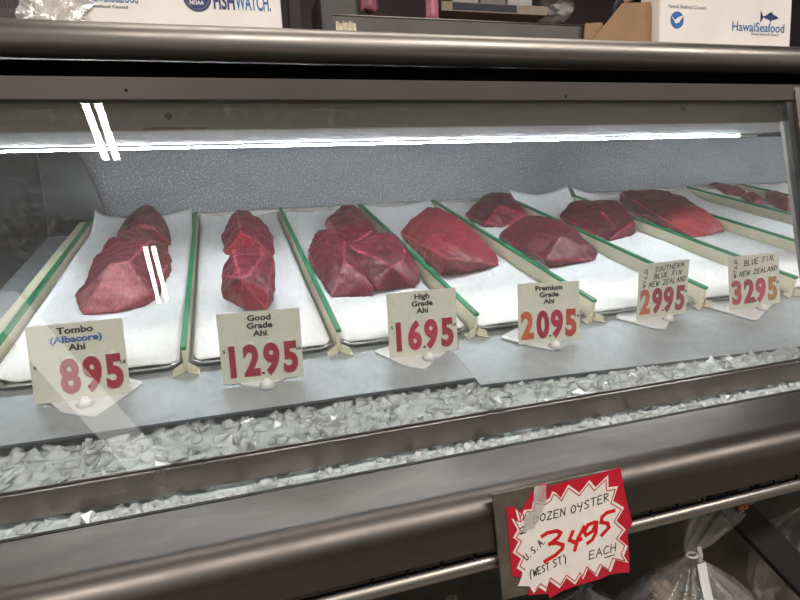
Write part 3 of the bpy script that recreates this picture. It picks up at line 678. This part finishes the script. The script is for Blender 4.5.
# things on the top shelf ------------------------------------------------------
SH = E + .2261
carton_m = plain('waxed_carton', (240, 233, 226), .5, 0, .06, 12)
def shelf_box(name, label, cat, px0, px1, Y, depth, h, mat, group=None):
    a, b = on_y(px0, 20, Y), on_y(px1, 30, Y); w = b.x - a.x
    o = thing(name, label, cat, (a.x, Y, SH), group)
    boxo('carton', (0, 0, 0), (w, depth, h), mat, o, .003); return o, w
def face(o, px, py): p = on_y(px, py, o.location.y) - o.location; return p.x, p.z
blue_d = plain('dark_blue_print', (36, 52, 110), .5); blue_l = plain('light_blue_print', (50, 110, 168), .5); grey_i = plain('grey_print', (120, 120, 130), .5)
bx, w = shelf_box('seafood_carton', 'white waxed seafood carton on the top left of the shelf with blue FISHWATCH lettering', 'carton', 36, 283, .83, .3, .16, carton_m, 'white seafood cartons')
def fit(name, st, mat, parent, px0, px1, py_base, py_top, bold=.02):
    """lettering stretched to the measured width and cap height on the carton face"""
    t = text(name, st, 1.0, mat, parent, (0, 0, 0), align='LEFT', bold=bold, ext=0)
    X_ = [v.co.x for v in t.data.vertices]; caps = .69
    x0, z0 = face(parent, px0, py_base); x1, z1 = face(parent, px1, py_base); h = face(parent, px0, py_top)[1] - z0
    t.data.transform(Matrix.Translation((-min(X_), 0, 0))); t.data.transform(Matrix.Diagonal(((x1 - x0) / (max(X_) - min(X_)), h / caps, 1, 1)))
    t.location = (x0, -.0005, z0); t.rotation_euler = (R(90), math.atan2(z0 - z1, x1 - x0) * 0, 0); return t
fit('lettering', 'FISH', blue_d, bx, 214, 235, 8.5, -7, .03)
fit('lettering', 'WATCH.', blue_l, bx, 236, 271, 9.5, -6, .02)
def disc(name, parent, x, z, r, mat, y=-.0004, seg=32):
    bm = BM(); bmesh.ops.create_cone(bm, cap_ends=True, segments=seg, radius1=r, radius2=r, depth=.0004)
    o = obj(name, bm, mat, parent); o.location = (x, y, z); o.rotation_euler = (R(90), 0, 0); return o
cx_, cz_ = face(bx, 197, -2.5); r_ = face(bx, 211, 0)[0] - face(bx, 197, 0)[0]
disc('emblem', bx, cx_, cz_, r_, blue_d); disc('emblem_ring', bx, cx_, cz_, r_ * .86, grey_i, -.0007); disc('emblem_centre', bx, cx_, cz_, r_ * .8, blue_d, -.001)
t_ = fit('lettering', 'NOAA', carton_m, bx, 190, 204, 4.5, .5, .03); t_.location.y = -.0014
fit('lettering', 'HawaiiSeafood', blue_l, bx, 88, 138, 1, -9, .01)
fit('lettering', 'Hawaii Seafood Council', MAT['ink'], bx, 77, 128, 6.5, 3.6, .01)
bx, w = shelf_box('seafood_carton', 'white waxed seafood carton with a small blue fish emblem, right end of the shelf', 'carton', 660, 791, .86, .05, .16, carton_m, 'white seafood cartons')
fit('lettering', 'HawaiSeafood', blue_l, bx, 732, 784, 30.5, 21.5, .012)
fit('lettering', 'Hawaii Seafood Council', grey_i, bx, 751, 778, 35, 32.5, .01)
fit('lettering', 'Hawaii Seafood Council', grey_i, bx, 668, 706, 7.5, 4, .01)
bm = BM(); fx, fz = face(bx, 771, 18); s_ = (face(bx, 781, 18)[0] - face(bx, 760, 18)[0]) / 2.9
body = [(-1.1, .1), (-.7, .24), (-.1, .34), (.05, .62), (.25, .34), (.7, .22), (1.05, .0), (.6, -.15), (.1, -.22), (-.1, -.5), (-.2, -.22), (-.7, -.1), (-1.05, .02), (-1.45, -.55), (-1.3, .05), (-1.45, .7)]
extrude_poly(bm, [(fx + x * s_, -.0004, fz + z * s_) for x, z in body], (0, .0004, 0)); bmesh.ops.triangulate(bm, faces=bm.faces)
obj('fish_emblem', bm, blue_d, bx)
cx_, cz_ = face(bx, 677, 20); er = face(bx, 684, 20)[0] - face(bx, 677.5, 20)[0]; disc('emblem', bx, cx_, cz_, er, plain('emblem_blue', (30, 104, 170), .5)); 
bm = BM(); extrude_poly(bm, [(cx_ + x * er, -.0008, cz_ + z * er) for x, z in ((-.95, .55), (-.35, -.05), (.1, .3), (.95, .6), (.3, -.3), (-.25, -.45))], (0, .0003, 0)); bmesh.ops.triangulate(bm, faces=bm.faces)
obj('emblem_bird', bm, carton_m, bx)

# open brown box with a cut flap
kraft = plain('kraft_card', (156, 122, 88), .7, 0, .1, 18)
Y = .88
o = thing('cardboard_box', 'open brown cardboard box with a slanted flap beside the right white carton', 'box', (on_y(588, 38, Y).x, Y, SH))
def kx(px, py): p = on_y(px, py, Y) - o.location; return p.x, p.z
bm = BM(); q = [kx(619, 44), kx(655, 46), kx(651, 2), kx(625, 3)]; 
extrude_poly(bm, [(x, 0, max(z, 0)) for x, z in [kx(588, 46), kx(656, 48), kx(651, 2), kx(623, 3)]], (0, .003, 0)); obj('side_wall', bm, kraft, o)
bm = BM(); extrude_poly(bm, [(x, .012, max(z, 0)) for x, z in [kx(588, 44), kx(620, 44), kx(606, 20), kx(590, 21)]], (0, .003, 0)); obj('front_flap', bm, kraft, o)
boxo('box_floor', (.002, .004, 0), (kx(655, 44)[0], .2, .003), kraft, o); boxo('back_wall', (.002, .2, 0), (kx(655, 44)[0], .203, .05), kraft, o)
Yg = .93
og = thing('wrapped_bottle', 'black bottle with a peach wrapper poking out of the brown cardboard box', 'bottle', on_y(618, 40, Yg))
og.location.z = SH + .004
def rel(px, py): p = on_y(px, py, Yg) - og.location; return Vector((p.x, 0, p.z))
bm = BM(); tube(bm, [Vector((0, 0, .008)), rel(612, 20), rel(617, 8), rel(624, -6)], [.0085, .0085, .0085, .0075], 12); obj('bottle_body', bm, 'rubber', og, True)
bm = BM(); tube(bm, [rel(621, 2), rel(630, -4), rel(636, -14)], [.0098, .0108, .0102], 12); obj('wrapper', bm, plain('peach_film', (196, 168, 148), .5), og, True)

# sheet pan strip standing on the shelf
Y = .90
a, b = on_y(333, 30, Y), on_y(590, 38, Y)
o = thing('steel_pan', 'long grey steel pan lying on the shelf behind the rounded edge', 'pan', (a.x, Y, SH))
bm = BM(); Lx = b.x - a.x; hz = on_y(440, 19.5, Y).z - SH
extrude_poly(bm, [(0, 0, 0), (0, 0, hz), (0, .0016, hz), (0, .0016, .0016), (0, .2, .0016), (0, .2, 0)], (Lx, 0, 0)); obj('pan_body', bm, plain('dull_pan', (92, 88, 84), .42, .5, .2, 12), o)
bm = BM(); tube(bm, [(0, 0, hz), (Lx, 0, hz)], .0014, 8); obj('rolled_rim', bm, 'steel_dull', o, True)
bm = BM()
for k in range(9):
    px = 336 + k * 2.2; p = on_y(px, 21 + (k % 3), Y - .004) - Vector((a.x, Y, SH)); q = on_y(px + 2.2, 32, Y - .004) - Vector((a.x, Y, SH))
    extrude_poly(bm, [(p.x, -.004 - .003 * (k % 2), p.z), (q.x, -.004 - .003 * ((k + 1) % 2), p.z - .001), (q.x + .001, -.004 - .003 * ((k + 1) % 2), max(q.z, .001)), (p.x - .001, -.004 - .003 * (k % 2), max(q.z, .001))], (0, .0030, 0))
obj('foil_corner', bm, plain('crinkled_foil', (222, 212, 190), .35, .2, .3, 60), o)

# left clutter: barcode carton and crinkled wrap
Y = .85
p = on_y(-60, 10, Y); q = on_y(29, 16, Y)
o = thing('barcode_box', 'dark box with barcode stripes at the far left of the shelf', 'box', (p.x, Y, SH))
boxo('carton', (0, 0, 0), (q.x - p.x, .2, .07), plain('dark_purple_card', (74, 62, 66), .6), o, .002)
bm = BM(); rngb = random.Random(5); x = on_y(0, 5, Y).x - p.x
zt = .07; zb = on_y(10, 8, Y).z - SH
while x < q.x - p.x - .004:
    ww = rngb.uniform(.0008, .0028); box(bm, (x, -.0005, zb), (x + ww, 0, zt - .01)); x += ww + rngb.uniform(.001, .0025)
obj('barcode', bm, 'ink', o)
def lump(name, label, cat, c, rx, ry, rz, mat, seed=0, amp=.25, freq=3, sub=4, sharp=False):
    bm = BM(); bmesh.ops.create_icosphere(bm, subdivisions=sub, radius=1)
    for v in bm.verts:
        d = 1 + amp * noise.noise(v.co * freq + Vector((seed * 5.3, 0, 0))) + amp * .5 * noise.noise(v.co * freq * 2.6 + Vector((0, seed, 0)))
        v.co = Vector((v.co.x * rx * d, v.co.y * ry * d, max(v.co.z * rz * d, -rz)))
    o = obj(name, bm, mat, None, not sharp, c); return tag(o, label, cat) if label else o
p = on_y(53, 8, .825); lump('plastic_wrap', 'crumpled clear plastic wrap against the left end of the left white carton', 'plastic wrap', (p.x, .826, SH + .035), .034, .014, .035, 'film2', 3, .5, 3.5, 4, True)

# middle background things behind the shelf
def behind(px0, px1, py0, py1, Y):
    a, b = on_y(px0, py1, Y), on_y(px1, py0, Y); return a, b
Yb = 1.55
def standing(name, label, cat, px0, px1, ytop, Y, depth, mat, bev=.004):
    a = on_y(px0, 20, Y); b = on_y(px1, 20, Y); zt = on_y((px0 + px1) / 2, ytop, Y).z
    o = boxo(name, (a.x, Y, SH), (b.x, Y + depth, max(zt, SH + .02)), mat, None, bev); return tag(o, label, cat)
standing('steel_bin', 'dark grey bin standing on the shelf right of the left white carton', 'bin', 321, 360, -10, 1.5, .15, plain('dark_grey_bin', (62, 58, 56), .4), .01)
p = on_y(308, 16, 1.45); lump('grey_sack', 'slumped grey sack beside the dark bin on the shelf', 'sack', (p.x, 1.45, SH + .06), .026, .03, .06, plain('grey_cloth', (88, 86, 88), .8), 2, .2)
standing('wall_post', 'maroon post behind the shelf just right of the left white carton', 'post', 290, 302, -60, 1.72, .05, plain('maroon_post', (92, 76, 80), .6))
def bag(name, label, px, py, Y, rx, rz, mat, seed):
    p = on_y(px, py, Y); o = lump(name, label, 'bag', (p.x, Y, p.z + rz), rx, .02, rz, mat, seed, .3, 4)
    return o
# hanging rail carries pink bags and the paper shelf
wsY = 1.56
a, b = on_y(338, 0, wsY), on_y(600, 0, wsY); zsh = on_y(440, 6, wsY).z
ws = thing('wall_shelf', 'small wooden shelf above the steel pan, full of papers', 'shelf', (on_y(441, 8, wsY).x, wsY, zsh))
wl = on_y(546, 9, wsY).x - ws.location.x
wood = plain('worn_wood', (118, 96, 80), .6, 0, .2, 12)
boxo('shelf_board', (0, 0, -.012), (wl, .3, 0), wood, ws); boxo('front_edge', (0, -.004, -.012), (wl, 0, .012), plain('edge_tape', (176, 158, 140), .6), ws)
boxo('edge_label', (.1 * wl, -.0055, -.009), (.7 * wl, -.004, .010), plain('navy_strip', (42, 44, 58), .5), ws)
for s in (0, 1): boxo('bracket', (wl * (.1 + .78 * s), .28, -.1), (wl * (.1 + .78 * s) + .012, 1.04, -.012), 'rubber', ws)
for k, c in enumerate(((196, 192, 190), (150, 148, 150), (210, 206, 204))):
    p_ = boxo('paper_stack', (ws.location.x + wl * (.12 + .26 * k), wsY + .01, zsh), (ws.location.x + wl * (.36 + .26 * k), wsY + .22, zsh + .035 + .01 * k), plain('sheets_%d' % k, c, .7), None, .002)
    tag(p_, ['left', 'middle grey', 'right'][k] + ' stack of papers on the small wooden shelf', 'papers', 'papers on the wooden shelf')
p = on_y(566, 2, wsY); lump('white_paper', 'crumpled white paper hanging at the right end of the small wooden shelf', 'paper', (p.x + .002, wsY + .07, zsh + .036), .062, .05, .04, plain('crumpled_white', (190, 186, 186), .7), 9, .4, 3, 3, True)
pink = plain('pink_plastic', (196, 120, 140), .45, 0, .12, 40)
def hanging(name, label, px0, px1, pyb, Y, seed):
    a = on_y(px0, pyb, Y); b = on_y(px1, pyb, Y); w = b.x - a.x
    bm = BM(); n = 14; rows = []
    for j in range(9):
        t = j / 8; z = a.z + t * (E + .622 - a.z); row = []
        for k in range(n):
            an = 2 * math.pi * k / n; r = 1 + .25 * math.sin(an * 4 + seed + t * 2)
            row.append(bm.verts.new((a.x + w / 2 + w / 2 * (1 - .3 * t) * math.cos(an) * r, Y + .015 * math.sin(an) * r, z + .006 * math.sin(an * 3 + seed) * (1 - t))))
        rows.append(row)
    for q, r_ in zip(rows, rows[1:]):
        for k in range(n): bm.faces.new((q[k], q[(k + 1) % n], r_[(k + 1) % n], r_[k]))
    bm.faces.new(rows[0][::-1]); bm.faces.new(rows[-1])
    return tag(obj(name, bm, pink, None, True), label, 'bag', 'pink plastic bags')
hanging('pink_bag', 'short pink plastic bag hanging left above the steel pan', 361, 377, 10, 1.6, 1)
hanging('pink_bag', 'longer pink plastic bag hanging beside the left end of the small wooden shelf', 427, 438, 21, 1.5, 2)
boxo_ = boxo('hanging_rail', (-.6, 1.49, E + .615), (1.8, 1.63, E + .635), 'steel_dull', None); tag(boxo_, 'steel rail above the frame from which the pink bags hang', 'rail')

# lower right: bag of oysters, black support, hoses ------------------------------
def oyster_bag(name, label, pxk, pyk, Y, R_, H, seed, tail=None, mat='film'):
    k = on_y(pxk, pyk, Y); o = thing(name, label, 'bag', (k.x, Y, k.z - H))
    bm = BM(); n = 72; rows = []
    prof = [(0, .55), (.04, .85), (.2, 1.0), (.45, .97), (.6, .82), (.75, .58), (.86, .34), (.94, .16), (1.0, .06), (1.04, .085)]
    for t, r in prof:
        row = []
        for i in range(n):
            a = 2 * math.pi * i / n; fl = 1 + (.04 + .10 * t) * math.sin(a * 23 + seed * 2) + (.05 + .16 * t) * math.sin(a * 9 + seed + 1.5 * math.sin(a * 2 + seed)) + .07 * noise.noise(Vector((math.cos(a) * 2, math.sin(a) * 2, t * 3 + seed)))
            row.append(bm.verts.new((R_ * r * fl * math.cos(a), R_ * .8 * r * fl * math.sin(a), t * H)))
        rows.append(row)
    if tail:
        for t, r, dx in tail:
            row = []
            for i in range(n):
                a = 2 * math.pi * i / n; fl = 1 + .22 * math.sin(a * 7 + seed) + .1 * math.sin(a * 13)
                row.append(bm.verts.new((dx + R_ * r * fl * math.cos(a), R_ * .5 * r * fl * math.sin(a), H * t + .008 * math.sin(a * 3 + seed) * (t - 1) * 4)))
            rows.append(row)
    for q, w_ in zip(rows, rows[1:]):
        for i in range(n): bm.faces.new((q[i], q[(i + 1) % n], w_[(i + 1) % n], w_[i]))
    bm.faces.new(rows[0][::-1])
    obj('bag_film', bm, mat, o, True); return o
oy = plain('oyster_shell', (120, 102, 80), .45, 0, .55, 55, .5)
LZ = None
ob = oyster_bag('oyster_bag', 'clear plastic bag of oysters tied with a white strip, below the pipe rail', 692, 556, .505, .098, .19, 1.0, [(1.09, .17, .007), (1.18, .24, .020), (1.26, .30, .034), (1.31, .30, .042)])
base_z = ob.location.z
# white tie
bm = BM(); kz = .19
def rib3(bm, pts, w, wd):
    pts = [Vector(p) for p in pts]
    for a_, b_ in zip(pts, pts[1:]):
        s = Vector((w / 2, 0, 0)) if abs((b_ - a_).z) > abs((b_ - a_).x) else Vector((0, 0, w / 2))
        extrude_poly(bm, [a_ - s, a_ + s, b_ + s, b_ - s], (0, wd, 0))
rib3(bm, [(-.012, -.022, kz + .028), (-.006, -.020, kz + .014), (-.001, -.014, kz + .001)], .0052, .0008)
rib3(bm, [(-.001, -.016, kz), (-.006, -.026, kz - .015), (-.0115, -.04, kz - .035), (-.016, -.056, kz - .06)], .0125, .0008)
obj('white_tie', bm, plain('white_strip', (190, 188, 190), .6), ob)
R_k = .0066
bm = BM(); tube(bm, [(R_k * math.cos(R(a)), R_k * .8 * math.sin(R(a)), kz + .001) for a in range(0, 361, 20)], .0016, 6, False); obj('tie_knot', bm, plain('white_strip_knot', (185, 183, 186), .6), ob, True)
ob2 = oyster_bag('oyster_bag', 'clear plastic bag with dark contents partly hidden behind the oyster sign', 585, 590, .56, .10, .17, 2.7)
ob3 = oyster_bag('oyster_bag', 'clear plastic bag with dark contents left of the oyster sign under the bumper', 452, 602, .55, .08, .13, 4.2)
ob4 = oyster_bag('oyster_bag', 'dim plastic bag at the right edge beyond the black support bar', 815, 500, .58, .09, .17, 6.1)
rg = random.Random(11)
def oysters(bag_, n, rad, h0, h1):
    for k in range(n):
        a = rg.uniform(0, 6.28); r = rad * math.sqrt(rg.uniform(.05, 1)); z = rg.uniform(h0, h1)
        lump_o = lump('oyster', None, None, (0, 0, 0), .026, .017, .012, oy, k + rg.random() * 9, .35, 2.5, 3)
        lump_o.location = bag_.location + Vector((r * math.cos(a), r * .75 * math.sin(a), z)); lump_o.rotation_euler = (rg.uniform(-.6, .6), rg.uniform(-.6, .6), rg.uniform(0, 6))
        tag(lump_o, 'rough brown oysters inside the tied clear plastic bag', 'oyster', 'oysters in the tied bag')
oysters(ob, 16, .05, .02, .12)
# lower shelf to carry the bags
zs = min(ob.location.z, ob2.location.z, ob3.location.z, ob4.location.z)
for b in (ob, ob2, ob3, ob4): pass
stand = thing('lower_shelf', 'dark lower shelf under the bumper on which the plastic bags lie', 'shelf', (.4, .5, 0))
# black support bar sloping under the rail
p0, p1 = on_y(742, 512, .54), on_y(845, 620, .46)
sb = thing('support_bar', 'black flat support bar sloping down under the right end of the pipe rail', 'bar', p0)
d = p1 - p0
bm = BM(); s = Vector((.012, 0, .014)); dn = Vector((0, .02, 0))
extrude_poly(bm, [Vector((0, 0, 0)) - s - d * .25, s - d * .25, s + d * 1.3, -s + d * 1.3], dn); obj('bar', bm, 'rubber', sb)
pf = on_y(741, 506, .47)
hf = thing('hose_fitting', 'small brass and steel hose fitting under the pipe rail', 'fitting', pf)
bm = BM(); tube(bm, [(-.004, 0, 0), (.006, 0, 0)], .0052, 12); obj('brass_nut', bm, plain('brass', (150, 92, 58), .35, .8), hf, True)
bm = BM(); tube(bm, [(.009, 0, .003), (.02, 0, .0055)], .0042, 12); obj('steel_ring', bm, 'steel', hf, True)
bm = BM(); tube(bm, [(.018, .002, .005), (.03, .01, .006), (.06, .03, .0)], .0034, 10); obj('hose', bm, 'rubber', hf, True)

# bring bags onto one lower shelf: lengthen the shelf as steps at each bag's foot
for nm, b, hx in (('shelf_step', ob, .085), ('shelf_step', ob2, .105), ('shelf_step', ob3, .085), ('shelf_step', ob4, .095)):
    q = boxo(nm, (b.location.x - hx - .4, b.location.y - .1 - .5, b.location.z - .02), (b.location.x + hx - .4, b.location.y + .09 - .5, b.location.z), 'lower', stand)

# ------------------------------------------------------------------ lights
wd = bpy.data.worlds.new('world'); S.world = wd; wd.use_nodes = True
wd.node_tree.nodes['Background'].inputs[0].default_value = (1, .93, .86, 1); wd.node_tree.nodes['Background'].inputs[1].default_value = .50
def area(name, loc, sx, sy, power, color=(1, .95, .88), rz=0.0, rot=None):
    l = bpy.data.lights.new(name, 'AREA'); l.shape = 'RECTANGLE'; l.size = sx; l.size_y = sy; l.energy = power; l.color = color
    o = bpy.data.objects.new(name, l); COL.objects.link(o); o.location = loc; o.rotation_euler = rot or (0, 0, rz); return o
# ceiling fluorescents: where the streaks on the glass say they hang
def mirror_hit(px, py, zc):
    p = on_plane(px, py, gb, gn); d = (p - CAM).normalized(); r = d - gn * 2 * d.dot(gn); return p + r * ((zc - p.z) / r.z)
CZ = 2.95
def tube_light(a, b, width, power):
    A, B = mirror_hit(*a, CZ), mirror_hit(*b, CZ); m = (A + B) / 2; d = B - A
    return area('ceiling_tube', m, d.length, width, power * d.length, (1, .97, .93), math.atan2(d.y, d.x))
for a, b in (((83, 98), (106, 160)), ((96, 98), (117, 160)), ((145, 247), (159, 303)), ((153, 246), (167, 300))):
    tube_light(a, b, .038, 5)
A, B = Vector((-2.15, -4.9, EYE + 1.45)), Vector((-1.1, -5.0, EYE - .12)); d = B - A; A = A - d * .25; B = B + d * .2; d = B - A  # added lamp, shaped so the glass mirrors one broad soft streak
lo = area('streak_light', (A + B) / 2, d.length, .32, 7.5, (1, .97, .93)); xa = d.normalized(); za = Vector((0, -1, 0)); za = (za - xa * za.dot(xa)).normalized(); ya = za.cross(xa)
lo.rotation_euler = Matrix((xa, ya, za)).transposed().to_euler()
for x in (-1.2, .5, 2.2):  # added unseen fill panels, here and above the case, outside the glass reflection
    area('fill_panel', (x, -.9, CZ), 1.3, .35, 40, (1, .94, .88))
area('fill_panel', (.2, 1.0, CZ), 2.4, .4, 16, (1, .94, .88))

S.view_settings.view_transform = 'Standard'; S.view_settings.look = 'None'; S.view_settings.exposure = 0; S.view_settings.gamma = 1; S.view_settings.use_curve_mapping = False
